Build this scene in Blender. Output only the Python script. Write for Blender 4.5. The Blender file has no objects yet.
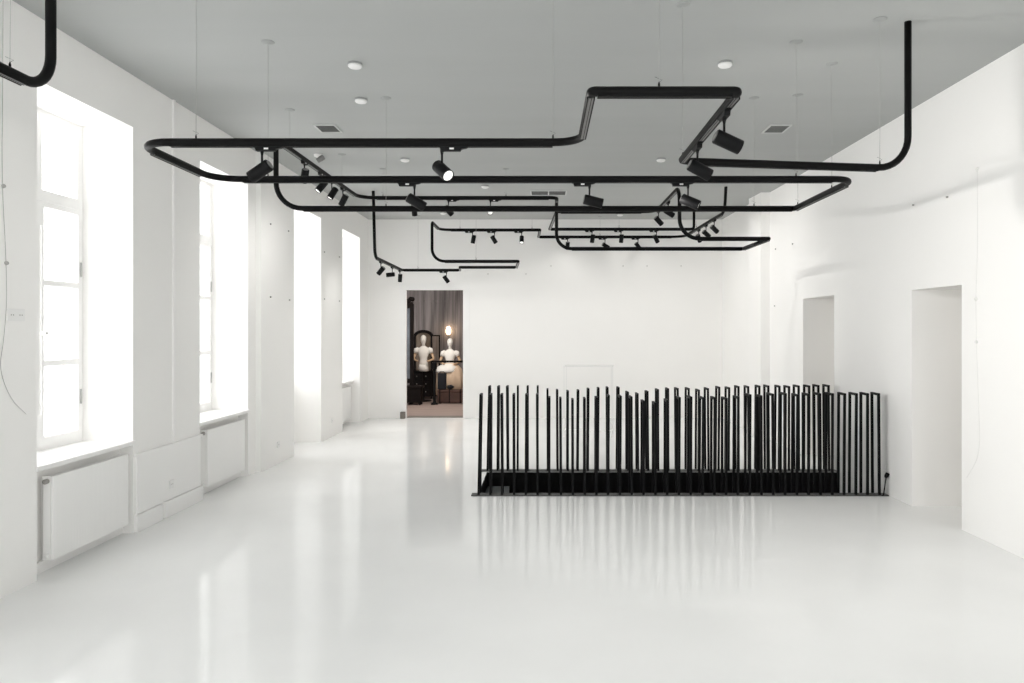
import bpy, bmesh, math, random
from mathutils import Vector, Matrix
random.seed(7)
S = bpy.context.scene
COL = S.collection

# ------------------------------------------------------------------ camera frame
F, CX, CY, CAMH = 750.0, 543.0, 330.0, 1.70      # focal length and vanishing point in a 1024x683 frame
H = 3.83                                         # ceiling height
ZL, ZU = 2.816, 3.45                             # the two heights of the lighting rails
YF = 14.45                                       # far wall
cam = bpy.data.cameras.new('camera')
cam.sensor_width = 36.0
cam.lens = 36.0 * F / 1024
cam.shift_x = -(CX - 512) / 1024
cam.shift_y = -(341.5 - CY) / 1024
cam.clip_end = 200
co = bpy.data.objects.new('camera', cam)
co.location = (0, 0, CAMH)
co.rotation_euler = (math.pi / 2, 0, 0)
COL.objects.link(co)
S.camera = co

def xs(px, D):
    return (px - CX) / F * D
def zs(py, D):
    return CAMH - (py - CY) / F * D

# ------------------------------------------------------------------ materials
def mat(name, col, rough=0.6, metal=0.0, spec=0.5, emis=None, estr=0.0, noise=0.0, nscale=3.0, bump=0.0, bscale=40.0, rnoise=0.0, stretch=(1, 1, 1)):
    m = bpy.data.materials.new(name)
    m.use_nodes = True
    nt = m.node_tree
    b = nt.nodes['Principled BSDF']
    b.inputs['Base Color'].default_value = (*col, 1)
    b.inputs['Roughness'].default_value = rough
    b.inputs['Metallic'].default_value = metal
    b.inputs['Specular IOR Level'].default_value = spec
    if emis:
        b.inputs['Emission Color'].default_value = (*emis, 1)
        b.inputs['Emission Strength'].default_value = estr
    if noise or bump or rnoise:
        tc = nt.nodes.new('ShaderNodeTexCoord')
        mp = nt.nodes.new('ShaderNodeMapping')
        mp.inputs['Scale'].default_value = stretch
        nt.links.new(tc.outputs['Object'], mp.inputs['Vector'])
    if noise or rnoise:
        nz = nt.nodes.new('ShaderNodeTexNoise')
        nz.inputs['Scale'].default_value = nscale
        nz.inputs['Detail'].default_value = 5
        nt.links.new(mp.outputs['Vector'], nz.inputs['Vector'])
    if noise:
        rp = nt.nodes.new('ShaderNodeValToRGB')
        rp.color_ramp.elements[0].position = 0.3
        rp.color_ramp.elements[1].position = 0.7
        rp.color_ramp.elements[0].color = (*[max(0, c * (1 - noise)) for c in col], 1)
        rp.color_ramp.elements[1].color = (*[min(1, c * (1 + noise)) for c in col], 1)
        nt.links.new(nz.outputs['Fac'], rp.inputs['Fac'])
        nt.links.new(rp.outputs['Color'], b.inputs['Base Color'])
    if rnoise:
        mr = nt.nodes.new('ShaderNodeMapRange')
        mr.inputs['To Min'].default_value = max(0.02, rough - rnoise)
        mr.inputs['To Max'].default_value = rough + rnoise
        nt.links.new(nz.outputs['Fac'], mr.inputs['Value'])
        nt.links.new(mr.outputs['Result'], b.inputs['Roughness'])
    if bump:
        n2 = nt.nodes.new('ShaderNodeTexNoise')
        n2.inputs['Scale'].default_value = bscale
        nt.links.new(mp.outputs['Vector'], n2.inputs['Vector'])
        bp = nt.nodes.new('ShaderNodeBump')
        bp.inputs['Strength'].default_value = bump
        bp.inputs['Distance'].default_value = 0.01
        nt.links.new(n2.outputs['Fac'], bp.inputs['Height'])
        nt.links.new(bp.outputs['Normal'], b.inputs['Normal'])
    return m

M = {}
M['wall'] = mat('white_plaster', (0.92, 0.912, 0.898), 0.8, spec=0.2, noise=0.012, nscale=0.8, bump=0.05, bscale=25)
M['trim'] = mat('white_gloss_paint', (0.91, 0.905, 0.895), 0.4, noise=0.008, nscale=2)
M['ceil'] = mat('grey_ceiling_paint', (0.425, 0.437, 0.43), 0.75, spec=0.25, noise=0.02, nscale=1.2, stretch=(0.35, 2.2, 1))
M['floor'] = mat('white_epoxy', (0.875, 0.878, 0.874), 0.085, spec=0.10, noise=0.022, nscale=1.1, rnoise=0.03)
M['black'] = mat('black_powder_coat', (0.006, 0.006, 0.006), 0.5, spec=0.1, noise=0.1, nscale=6)
M['lamp'] = mat('satin_black_aluminium', (0.007, 0.007, 0.0075), 0.5, spec=0.14, noise=0.1, nscale=9)
M['track'] = mat('grey_track_metal', (0.22, 0.22, 0.215), 0.35, metal=0.6, noise=0.05, nscale=12)
M['rail'] = mat('black_steel', (0.006, 0.006, 0.0065), 0.5, spec=0.1, noise=0.12, nscale=8)
M['plate'] = mat('dark_grey_steel', (0.06, 0.06, 0.058), 0.5, noise=0.15, nscale=6)
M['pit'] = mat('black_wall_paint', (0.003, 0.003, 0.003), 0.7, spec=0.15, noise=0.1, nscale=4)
M['tread'] = mat('grey_stair_tread', (0.12, 0.13, 0.13), 0.6, noise=0.1, nscale=5)
M['lens'] = mat('frosted_lens', (0.9, 0.9, 0.88), 0.4, emis=(1, 0.98, 0.94), estr=0.4, noise=0.01)
M['plastic'] = mat('white_plastic', (0.86, 0.86, 0.85), 0.35, noise=0.01)
M['wire'] = mat('steel_wire', (0.42, 0.42, 0.41), 0.4, metal=0.4, noise=0.05)
M['rose'] = mat('grey_cup', (0.34, 0.35, 0.345), 0.5, noise=0.03)
M['grille'] = mat('vent_grille', (0.13, 0.135, 0.13), 0.5, noise=0.08, nscale=10)
M['ventframe'] = mat('vent_frame', (0.55, 0.56, 0.55), 0.5, noise=0.02)
M['cable'] = mat('grey_cable', (0.42, 0.415, 0.40), 0.6, noise=0.05)
M['palecable'] = mat('pale_cable', (0.80, 0.795, 0.78), 0.6, noise=0.03)
M['chrome'] = mat('brushed_chrome', (0.32, 0.31, 0.29), 0.3, metal=0.8, noise=0.05)
M['hook'] = mat('dull_nickel', (0.36, 0.35, 0.33), 0.45, metal=0.3, noise=0.05)
M['dwood'] = mat('dark_walnut', (0.005, 0.003, 0.0024), 0.5, spec=0.12, noise=0.35, nscale=4, stretch=(1, 1, 8))
M['bwood'] = mat('brown_leather_board', (0.05, 0.018, 0.010), 0.5, noise=0.3, nscale=5, stretch=(1, 6, 1))
M['linen'] = mat('white_linen', (0.85, 0.83, 0.78), 0.85, noise=0.03, nscale=9, bump=0.3, bscale=60)
M['cream'] = mat('cream_skirt_cloth', (0.72, 0.55, 0.40), 0.85, noise=0.06, nscale=6, bump=0.3)
M['limewood'] = mat('pale_wood', (0.55, 0.38, 0.24), 0.5, noise=0.1, nscale=5, stretch=(1, 1, 5))
M['navy'] = mat('dark_blue_cloth', (0.005, 0.006, 0.011), 0.8, noise=0.2, nscale=6)
M['mirror'] = mat('old_mirror_glass', (0.13, 0.15, 0.17), 0.25, metal=0.2, noise=0.3, nscale=5)
M['brownmirror'] = mat('foxed_mirror_glass', (0.17, 0.13, 0.095), 0.25, metal=0.2, noise=0.2, nscale=5)  # beige reflection painted into the glass colour
M['panel'] = mat('beige_pleated_cloth', (0.36, 0.30, 0.26), 0.8, noise=0.3, nscale=3, stretch=(9, 1, 0.3))
M['oldfloor'] = mat('worn_plank_floor', (0.33, 0.255, 0.225), 0.5, noise=0.2, nscale=3, stretch=(0.6, 5, 1))
M['stone'] = mat('grey_stone', (0.20, 0.18, 0.16), 0.7, noise=0.1, nscale=7)
M['bulb'] = mat('lamp_glow', (1, 0.9, 0.8), 0.4, emis=(1, 0.72, 0.46), estr=6)
M['aged'] = mat('aged_plank_wall', (0.26, 0.235, 0.23), 0.7, noise=0.5, nscale=2.6, stretch=(5, 1, 0.25))

def glass():
    m = bpy.data.materials.new('window_glass')
    m.use_nodes = True
    nt = m.node_tree
    nt.nodes.clear()
    out = nt.nodes.new('ShaderNodeOutputMaterial')
    mx = nt.nodes.new('ShaderNodeMixShader')
    tr = nt.nodes.new('ShaderNodeBsdfTransparent')
    tr.inputs['Color'].default_value = (0.97, 0.97, 0.968, 1)
    gl = nt.nodes.new('ShaderNodeBsdfGlossy')
    gl.inputs['Roughness'].default_value = 0.02
    lw = nt.nodes.new('ShaderNodeLayerWeight')
    pw = nt.nodes.new('ShaderNodeMath'); pw.operation = 'POWER'; pw.inputs[1].default_value = 5
    ma = nt.nodes.new('ShaderNodeMath'); ma.operation = 'MULTIPLY_ADD'; ma.inputs[1].default_value = 0.7; ma.inputs[2].default_value = 0.04
    nt.links.new(lw.outputs['Facing'], pw.inputs[0])
    nt.links.new(pw.outputs['Value'], ma.inputs[0])
    nt.links.new(ma.outputs['Value'], mx.inputs['Fac'])
    nt.links.new(tr.outputs['BSDF'], mx.inputs[1])
    nt.links.new(gl.outputs['BSDF'], mx.inputs[2])
    nt.links.new(mx.outputs['Shader'], out.inputs['Surface'])
    return m
M['glass'] = glass()

# ------------------------------------------------------------------ geometry helpers
def obj(name, bm, m, parent=None, smooth=False, loc=None):
    me = bpy.data.meshes.new(name)
    bmesh.ops.recalc_face_normals(bm, faces=bm.faces[:])
    bm.to_mesh(me)
    bm.free()
    if smooth:
        for p in me.polygons:
            p.use_smooth = True
    me.materials.append(m)
    o = bpy.data.objects.new(name, me)
    COL.objects.link(o)
    if parent:
        o.parent = parent
        o.matrix_parent_inverse = Matrix.Translation(-Vector(parent.location))
    if loc is not None:
        o.location = loc
    return o

def tag(o, label, cat, group=None):
    o['label'] = label
    o['category'] = cat
    if group:
        o['group'] = group
    return o

def thing(name, label, cat, loc=(0, 0, 0), group=None):
    o = bpy.data.objects.new(name, None)
    o.empty_display_size = 0.1
    o.location = loc
    COL.objects.link(o)
    return tag(o, label, cat, group)

def struct(name, bm, m, parent=None, label=None):
    o = obj(name, bm, m, parent)
    if parent is None:
        o['kind'] = 'structure'
        o['category'] = name.split('_')[0]
        if label:
            o['label'] = label
    return o

def prism(bm, pts, z0, z1):
    """plan polygon pts [(x,y)] extruded from z0 to z1"""
    lo = [bm.verts.new((x, y, z0)) for x, y in pts]
    hi = [bm.verts.new((x, y, z1)) for x, y in pts]
    n = len(pts)
    bm.faces.new(lo[::-1])
    bm.faces.new(hi)
    for i in range(n):
        j = (i + 1) % n
        bm.faces.new((lo[i], lo[j], hi[j], hi[i]))

def box(bm, x0, x1, y0, y1, z0, z1, bev=0.0):
    if not bev:
        prism(bm, [(x0, y0), (x1, y0), (x1, y1), (x0, y1)], z0, z1)
        return
    t = bmesh.new()
    prism(t, [(x0, y0), (x1, y0), (x1, y1), (x0, y1)], z0, z1)
    bmesh.ops.bevel(t, geom=t.edges[:], offset=bev, segments=2, affect='EDGES', profile=0.5)
    merge(bm, t)

def merge(bm, t, mtx=None):
    if mtx is not None:
        bmesh.ops.transform(t, matrix=mtx, verts=t.verts[:])
    vm = {v: bm.verts.new(v.co) for v in t.verts}
    for f in t.faces:
        try:
            bm.faces.new([vm[v] for v in f.verts])
        except ValueError:
            pass
    t.free()

def bmbox(*a, **k):
    bm = bmesh.new()
    box(bm, *a, **k)
    return bm

def fillet(pts, rad):
    """round the inner corners of a 3-D polyline; rad one radius per corner"""
    out = [Vector(pts[0])]
    for i in range(1, len(pts) - 1):
        p, a, b = Vector(pts[i]), Vector(pts[i - 1]), Vector(pts[i + 1])
        u, v = (a - p), (b - p)
        lu, lv = u.length, v.length
        u.normalize(); v.normalize()
        r = rad[i - 1]
        ang = u.angle(v)
        t = min(r / math.tan(ang / 2), 0.48 * lu, 0.48 * lv)
        r = t * math.tan(ang / 2)
        c = p + (u + v).normalized() * (r / math.sin(ang / 2))
        s, e = p + u * t, p + v * t
        n = 3 if r < 0.05 else 9
        a0, a1 = s - c, e - c
        tot = a0.angle(a1)
        for k in range(n + 1):
            f = k / n
            w = (a0 * math.sin((1 - f) * tot) + a1 * math.sin(f * tot)) / math.sin(tot)
            out.append(c + w)
    out.append(Vector(pts[-1]))
    return out

def sweep(bm, path, prof_r, n=14):
    """round tube along a polyline by parallel transport"""
    path = [Vector(p) for p in path]
    tang = []
    for i in range(len(path)):
        a = path[max(0, i - 1)]
        b = path[min(len(path) - 1, i + 1)]
        if 0 < i < len(path) - 1:
            d = (path[i] - a).normalized() + (b - path[i]).normalized()
        else:
            d = b - a
        tang.append(d.normalized())
    nrm = tang[0].orthogonal().normalized()
    rings = []
    for i, p in enumerate(path):
        if i:
            q = tang[i - 1].rotation_difference(tang[i])
            nrm = q @ nrm
            nrm = (nrm - tang[i] * nrm.dot(tang[i])).normalized()
        bn = tang[i].cross(nrm)
        # widen across a mitre so that the tube keeps its thickness
        k = 1.0
        rings.append([bm.verts.new(p + (nrm * math.cos(2 * math.pi * j / n) + bn * math.sin(2 * math.pi * j / n)) * (prof_r * k)) for j in range(n)])
    for a, b in zip(rings, rings[1:]):
        for j in range(n):
            bm.faces.new((a[j], a[(j + 1) % n], b[(j + 1) % n], b[j]))
    bm.faces.new(rings[0][::-1])
    bm.faces.new(rings[-1])

def bar(bm, a, b, w, h=None):
    """rectangular bar from a to b, w wide (horizontally) and h high"""
    a, b = Vector(a), Vector(b)
    h = h or w
    d = (b - a).normalized()
    up = Vector((0, 0, 1)) if abs(d.z) < 0.9 else Vector((0, 1, 0))
    s = d.cross(up).normalized()
    u = s.cross(d).normalized()
    q = [(-w / 2, -h / 2), (w / 2, -h / 2), (w / 2, h / 2), (-w / 2, h / 2)]
    A = [bm.verts.new(a + s * x + u * y) for x, y in q]
    B = [bm.verts.new(b + s * x + u * y) for x, y in q]
    bm.faces.new(A[::-1]); bm.faces.new(B)
    for i in range(4):
        j = (i + 1) % 4
        bm.faces.new((A[i], A[j], B[j], B[i]))

def lathe(bm, prof, n=24, c=(0, 0, 0), sx=1.0, sy=1.0):
    """prof [(r,z)] spun round the z axis"""
    rings = []
    for r, z in prof:
        r = max(r, 1e-4)
        rings.append([bm.verts.new((c[0] + r * sx * math.cos(2 * math.pi * j / n), c[1] + r * sy * math.sin(2 * math.pi * j / n), c[2] + z)) for j in range(n)])
    for a, b in zip(rings, rings[1:]):
        for j in range(n):
            bm.faces.new((a[j], a[(j + 1) % n], b[(j + 1) % n], b[j]))
    bm.faces.new(rings[0][::-1])
    bm.faces.new(rings[-1])

# ------------------------------------------------------------------ the room shell
XL, XL2 = -3.43, -3.365          # left wall before and after the step at y = 8.95
XO = -4.02                       # outer face of the left wall
YB = -1.5                        # wall behind the camera
SILL, LINT = 0.745, 3.395
wins = [(2.66, 3.86), (5.084, 6.274), (7.50, 8.72), (10.135, 11.37), (12.587, 13.79)]
def xr(y):
    pts = [(-4, 3.61), (5, 3.578), (10.9, 3.525), (14.46, 3.45)]
    for (a, u), (b, v) in zip(pts, pts[1:]):
        if y <= b:
            return u + (v - u) * (y - a) / (b - a)
    return pts[-1][1]

bm = bmesh.new()
edges = [YB] + [e for w in wins for e in w] + [YF]
for i in range(0, len(edges), 2):            # piers
    a, b = edges[i], edges[i + 1]
    if a < 8.95 < b:
        box(bm, XO, XL, a, 8.95, 0, H)
        box(bm, XO, XL2, 8.95, b, 0, H)
    else:
        box(bm, XO, XL if b < 8.95 else XL2, a, b, 0, H)
for i, (a, b) in enumerate(wins):
    face = XL if b < 8.95 else XL2
    box(bm, XO, face, a, b, LINT, H)
    back = {3: -3.80, 4: -3.62}.get(i, -3.545)
    box(bm, XO, back, a, b, 0, SILL)
struct('wall_left', bm, M['wall'])

# right wall with two open doorways
doors = [(6.387, 7.236, 2.085), (9.12, 10.18, 2.125)]
bm = bmesh.new()
T = 0.62
def wallseg(a, b, z0, z1):
    prism(bm, [(xr(a), a), (xr(a) + T, a), (xr(b) + T, b), (xr(b), b)], z0, z1)
cuts = [YB, 5.0, 6.387, 7.236, 9.12, 10.18, 10.9, YF]
for a, b in zip(cuts, cuts[1:]):
    top = next((d[2] for d in doors if abs(d[0] - a) < 1e-6), None)
    wallseg(a, b, top if top else 0, H)
struct('wall_right', bm, M['wall'])
# the wall goes on down beside the stairwell
bm = bmesh.new()
prism(bm, [(xr(7.8), 7.8), (xr(7.8) + T, 7.8), (xr(9.0) + T, 9.0), (xr(9.0), 9.0)], -2.6, -0.002)
struct('wall_stairwell', bm, M['wall'])
# shallow pier on the right wall
bm = bmesh.new()
prism(bm, [(3.375, 11.61), (xr(11.61) + 0.02, 11.61), (xr(12.19) + 0.02, 12.19), (3.345, 12.19)], 0, H)
struct('wall_pier', bm, M['wall'])

# far wall with its doorway
DX0, DX1, DZ = -2.64, -1.541, 2.47
bm = bmesh.new()
box(bm, -4.1, DX0, YF, YF + 0.10, 0, H)
box(bm, DX1, 4.1, YF, YF + 0.10, 0, H)
box(bm, DX0, DX1, YF, YF + 0.10, DZ, H)
struct('wall_far', bm, M['wall'])
bm = bmesh.new()
box(bm, DX0 - 0.13, DX0, YF - 0.008, YF, 0, DZ + 0.13)
box(bm, DX1, DX1 + 0.13, YF - 0.008, YF, 0, DZ + 0.13)
box(bm, DX0, DX1, YF - 0.008, YF, DZ, DZ + 0.13)
struct('trim_1', bm, M['trim'])
fill_wins = [(-3.15, -1.15), (-0.95, 1.05), (1.25, 3.25)]  # unseen window openings added behind the camera for frontal fill
bm = bmesh.new()
ex = [-4.1] + [e for w in fill_wins for e in w] + [4.3]
for i in range(0, len(ex), 2):
    box(bm, ex[i], ex[i + 1], YB - 0.2, YB, 0, H)
for a, b in fill_wins:
    box(bm, a, b, YB - 0.2, YB, 0, 0.35)
    box(bm, a, b, YB - 0.2, YB, 3.6, H)
struct('wall_back', bm, M['wall'])
for i, (a, b) in enumerate(fill_wins):
    bm = bmesh.new()
    box(bm, a, a + 0.06, YB - 0.14, YB - 0.08, 0.35, 3.6)
    box(bm, b - 0.06, b, YB - 0.14, YB - 0.08, 0.35, 3.6)
    box(bm, a + 0.06, b - 0.06, YB - 0.14, YB - 0.08, 0.35, 0.42)
    box(bm, a + 0.06, b - 0.06, YB - 0.14, YB - 0.08, 3.53, 3.6)
    box(bm, (a + b) / 2 - 0.03, (a + b) / 2 + 0.03, YB - 0.14, YB - 0.08, 0.42, 3.53)
    w_ = struct('window_%d' % (i + 6), bm, M['trim'])  # frame of an added fill opening
    obj('pane', bmbox(a + 0.06, b - 0.06, YB - 0.115, YB - 0.109, 0.42, 3.53), M['glass'], w_)
struct('ceiling', bmbox(-4.1, 4.3, YB - 0.2, YF + 0.10, H, H + 0.2), M['ceil'])

# floor with the stairwell opening
PX0, PY0, PY1 = -0.672, 7.785, 8.990
bm = bmesh.new()
box(bm, -4.1, 4.3, YB - 0.2, PY0, -0.25, 0)
box(bm, -4.1, PX0, PY0, PY1, -0.25, 0)
box(bm, -4.1, 4.3, PY1, YF + 0.10, -0.25, 0)
struct('floor', bm, M['floor'])
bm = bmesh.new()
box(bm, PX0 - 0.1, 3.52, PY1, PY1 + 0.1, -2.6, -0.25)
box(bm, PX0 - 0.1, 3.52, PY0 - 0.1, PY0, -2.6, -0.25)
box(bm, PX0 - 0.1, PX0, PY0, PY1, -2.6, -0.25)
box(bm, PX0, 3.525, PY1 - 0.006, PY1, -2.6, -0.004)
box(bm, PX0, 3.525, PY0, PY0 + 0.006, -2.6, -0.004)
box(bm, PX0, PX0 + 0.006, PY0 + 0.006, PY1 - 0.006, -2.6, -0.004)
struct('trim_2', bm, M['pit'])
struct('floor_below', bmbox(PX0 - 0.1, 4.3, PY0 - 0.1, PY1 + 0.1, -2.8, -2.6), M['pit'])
st = thing('staircase', 'dark grey stair going down inside the black railing', 'stairs', (PX0, 8.43, -0.17))
for i in range(14):
    x0 = PX0 + 0.007 + i * 0.262
    z = -0.17 * (i + 1)
    bm = bmesh.new()
    box(bm, x0, x0 + 0.262, 7.875, PY1 - 0.007, z - 0.045, z)
    box(bm, x0 + 0.245, x0 + 0.262, 7.875, PY1 - 0.007, z - 0.168, z - 0.045)
    obj('step', bm, M['tread'], st)

# side rooms behind the two doorways
bm = bmesh.new()
for a, b in ((5.4, 8.3), (8.5, 11.0)):
    box(bm, 6.2, 6.3, a - 0.1, b + 0.1, 0, 3.0)
    box(bm, 4.13, 6.2, a - 0.1, a, 0, 3.0)
    box(bm, 4.13, 6.2, b, b + 0.1, 0, 3.0)
    box(bm, 4.13, 6.3, a - 0.1, b + 0.1, 3.0, 3.1)
struct('wall_sideroom', bm, M['wall'])
struct('floor_sideroom', bmbox(4.3, 6.3, 5.3, 11.1, -0.25, 0), M['floor'])

# ------------------------------------------------------------------ windows
def casement(n, a, b, visible=True):
    xf0, xf1 = -3.915, -3.85
    root = bpy.data.objects.new('window_%d' % n, None)
    root.location = (xf0, (a + b) / 2, SILL)
    COL.objects.link(root)
    root['kind'] = 'structure'
    root['category'] = 'window'
    fr = bmesh.new()
    w = 0.04
    z0, z1 = SILL + 0.03, LINT
    tz0, tz1 = 2.69, 2.775
    box(fr, xf0, xf1, a, a + w, z0, z1)
    box(fr, xf0, xf1, b - w, b, z0, z1)
    box(fr, xf0, xf1, a + w, b - w, z1 - w, z1)
    box(fr, xf0, xf1, a + w, b - w, z0, z0 + w)
    box(fr, xf0, xf1 + 0.02, a + w, b - w, tz0, tz1)
    obj('window_frame', fr, M['trim'], root)
    mid = (a + b) / 2 + 0.05
    for s, (u, v) in enumerate(((a + w, mid), (mid, b - w))):
        sb = bmesh.new()
        q = 0.042
        x0, x1 = xf0 + 0.012, xf1 + 0.012
        for (zz0, zz1) in ((z0 + w, tz0),):
            box(sb, x0, x1, u, u + q, zz0, zz1)
            box(sb, x0, x1, v - q, v, zz0, zz1)
            box(sb, x0, x1, u + q, v - q, zz0, zz0 + 0.06)
            box(sb, x0, x1, u + q, v - q, zz1 - q, zz1)
            for k in (1, 2):
                zc = zz0 + (zz1 - zz0) * k / 3
                box(sb, x0 + 0.01, x1, u + q, v - q, zc - 0.022, zc + 0.022)
        sash = obj('sash', sb, M['trim'], root)
        obj('pane', bmbox(xf0 + 0.025, xf0 + 0.031, u + q, v - q, z0 + w + 0.06, tz0 - q), M['glass'], root)
        hb = bmesh.new()
        yh = v - 0.012 if s else u + 0.012
        for zc in (1.15, 2.2):
            box(hb, x1, x1 + 0.012, yh - 0.006, yh + 0.006, zc - 0.06, zc + 0.06, 0.003)
        obj('hinge', hb, M['wire'], root)
        if s == 0:
            lb = bmesh.new()
            box(lb, x1, x1 + 0.018, v - 0.012, v + 0.012, 1.05, 2.5, 0.004)
            box(lb, x1, x1 + 0.05, v - 0.018, v + 0.018, 1.66, 1.69, 0.004)
            obj('bolt_bar', lb, M['trim'], root)
    ob = bmesh.new()
    box(ob, xf0 + 0.012, xf1 + 0.005, a + w, a + w + 0.04, tz1, z1 - w)
    box(ob, xf0 + 0.012, xf1 + 0.005, b - w - 0.04, b - w, tz1, z1 - w)
    box(ob, xf0 + 0.012, xf1 + 0.005, mid - 0.03, mid + 0.03, tz1, z1 - w)
    obj('fanlight_sash', ob, M['trim'], root)
    obj('pane', bmbox(xf0 + 0.025, xf0 + 0.031, a + w + 0.04, b - w - 0.04, tz1, z1 - w), M['glass'], root)
    sl = bmesh.new()
    if n == 4:
        box(sl, xf0, -3.775, a, b, SILL, SILL + 0.03, 0.004)
    elif n == 5:
        box(sl, xf0, -3.485, a, b, SILL, SILL + 0.03, 0.006)
    else:
        box(sl, xf0, XL, a, b, SILL, SILL + 0.03)
        box(sl, XL, XL + 0.02, a - 0.02, b + 0.02, SILL - 0.005, SILL + 0.03, 0.005)
    obj('window_sill', sl, M['trim'], root)
for i, (a, b) in enumerate(wins):
    casement(i + 1, a, b)

# ------------------------------------------------------------------ radiators
def radiator(a, b, xfront, label, depth=0.085):
    t = thing('radiator', label, 'radiator', (xfront - depth / 2, (a + b) / 2, 0.086), 'panel radiators under the windows')
    z0, z1 = 0.086, 0.675
    body = bmesh.new()
    box(body, xfront - 0.018, xfront, a, b, z0, z1, 0.006)
    n = int((b - a) / 0.033)
    for k in range(1, n):                       # flutes pressed in the front panel
        y = a + (b - a) * k / n
        box(body, xfront - 0.002, xfront + 0.0005, y - 0.012, y + 0.012, z0 + 0.02, z1 - 0.02)
    obj('front_panel', body, M['trim'], t)
    bk = bmesh.new()
    box(bk, xfront - depth, xfront - depth + 0.016, a, b, z0 + 0.01, z1 - 0.01, 0.005)
    k = a + 0.05
    while k < b - 0.05:                         # convector fins
        box(bk, xfront - depth + 0.016, xfront - 0.018, k, k + 0.003, z0 + 0.05, z1 - 0.05)
        k += 0.05
    obj('rear_panel', bk, M['trim'], t)
    obj('side_cover', bmbox(xfront - depth + 0.004, xfront - 0.02, a, a + 0.012, z0, z1, bev=0.003), M['trim'], t)
    obj('side_cover', bmbox(xfront - depth + 0.004, xfront - 0.02, b - 0.012, b, z0, z1, bev=0.003), M['trim'], t)
    g = bmesh.new()
    box(g, xfront - depth + 0.006, xfront - depth + 0.014, a + 0.014, b - 0.014, z1 - 0.024, z1 - 0.012)
    box(g, xfront - 0.026, xfront - 0.018, a + 0.014, b - 0.014, z1 - 0.024, z1 - 0.012)
    for j in range(14):
        y = a + 0.02 + (b - a - 0.04) * j / 13
        box(g, xfront - depth + 0.012, xfront - 0.012, y - 0.006, y + 0.006, z1 - 0.022, z1 - 0.014)
    obj('top_grille', g, M['trim'], t)
    v = bmesh.new()
    q = bmesh.new()
    lathe(q, [(0.018, 0), (0.018, 0.028), (0.012, 0.034)], 16)
    merge(v, q, Matrix.Translation((xfront - depth / 2, a, z1 - 0.035)) @ Matrix.Rotation(math.pi / 2, 4, 'X'))
    obj('valve', v, M['hook'], t)
    v = bmesh.new()
    q = bmesh.new()
    lathe(q, [(0.016, 0), (0.016, 0.02), (0.01, 0.026)], 16)
    merge(v, q, Matrix.Translation((xfront - depth / 2, a, z0 + 0.03)) @ Matrix.Rotation(math.pi / 2, 4, 'X'))
    obj('plug', v, M['plastic'], t)
    for y in (a + 0.2, b - 0.2):                # wall brackets
        p = bmesh.new()
        box(p, xfront - depth - 0.03, xfront - depth + 0.004, y - 0.02, y + 0.02, z0 + 0.1, z1 - 0.1)
        obj('bracket', p, M['trim'], t)
radiator(5.255, 6.215, -3.432, 'white panel radiator under the window nearest the camera, valve end in view')
radiator(7.68, 8.64, -3.432, 'white panel radiator between the dado panel and the step in the window wall')
radiator(12.63, 13.70, -3.505, 'small distant white radiator under the last window before the far corner')

# low skirting under the radiators, the dado panel between the first two windows
bm = bmesh.new()
box(bm, -3.545, -3.515, 5.084, 6.274, 0, 0.075)
box(bm, -3.545, -3.515, 7.50, 8.72, 0, 0.075)
struct('baseboard_left', bm, M['trim'])
bm = bmesh.new()
box(bm, XL, XL + 0.014, 6.32, 7.49, 0.15, 0.635)
box(bm, XL, XL + 0.028, 6.29, 7.51, 0.635, 0.66, 0.004)
struct('trim_3', bm, M['trim'])
bm = bmesh.new()
box(bm, XL, XL + 0.03, 6.29, 6.715, 0, 0.145, 0.004)
box(bm, XL, XL + 0.03, 6.765, 7.51, 0, 0.145, 0.004)
struct('trim_4', bm, M['trim'])
tag(obj('cable_duct', bmbox(XL, XL + 0.022, 6.93, 6.965, 0.66, H, bev=0.003), M['wall']), 'slim white duct running up the window pier to the ceiling', 'duct')

# ------------------------------------------------------------------ tubular lighting rails
R = 0.0235
def nrm2(a, b):
    d = (Vector(b) - Vector(a)); return d.normalized()

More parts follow.
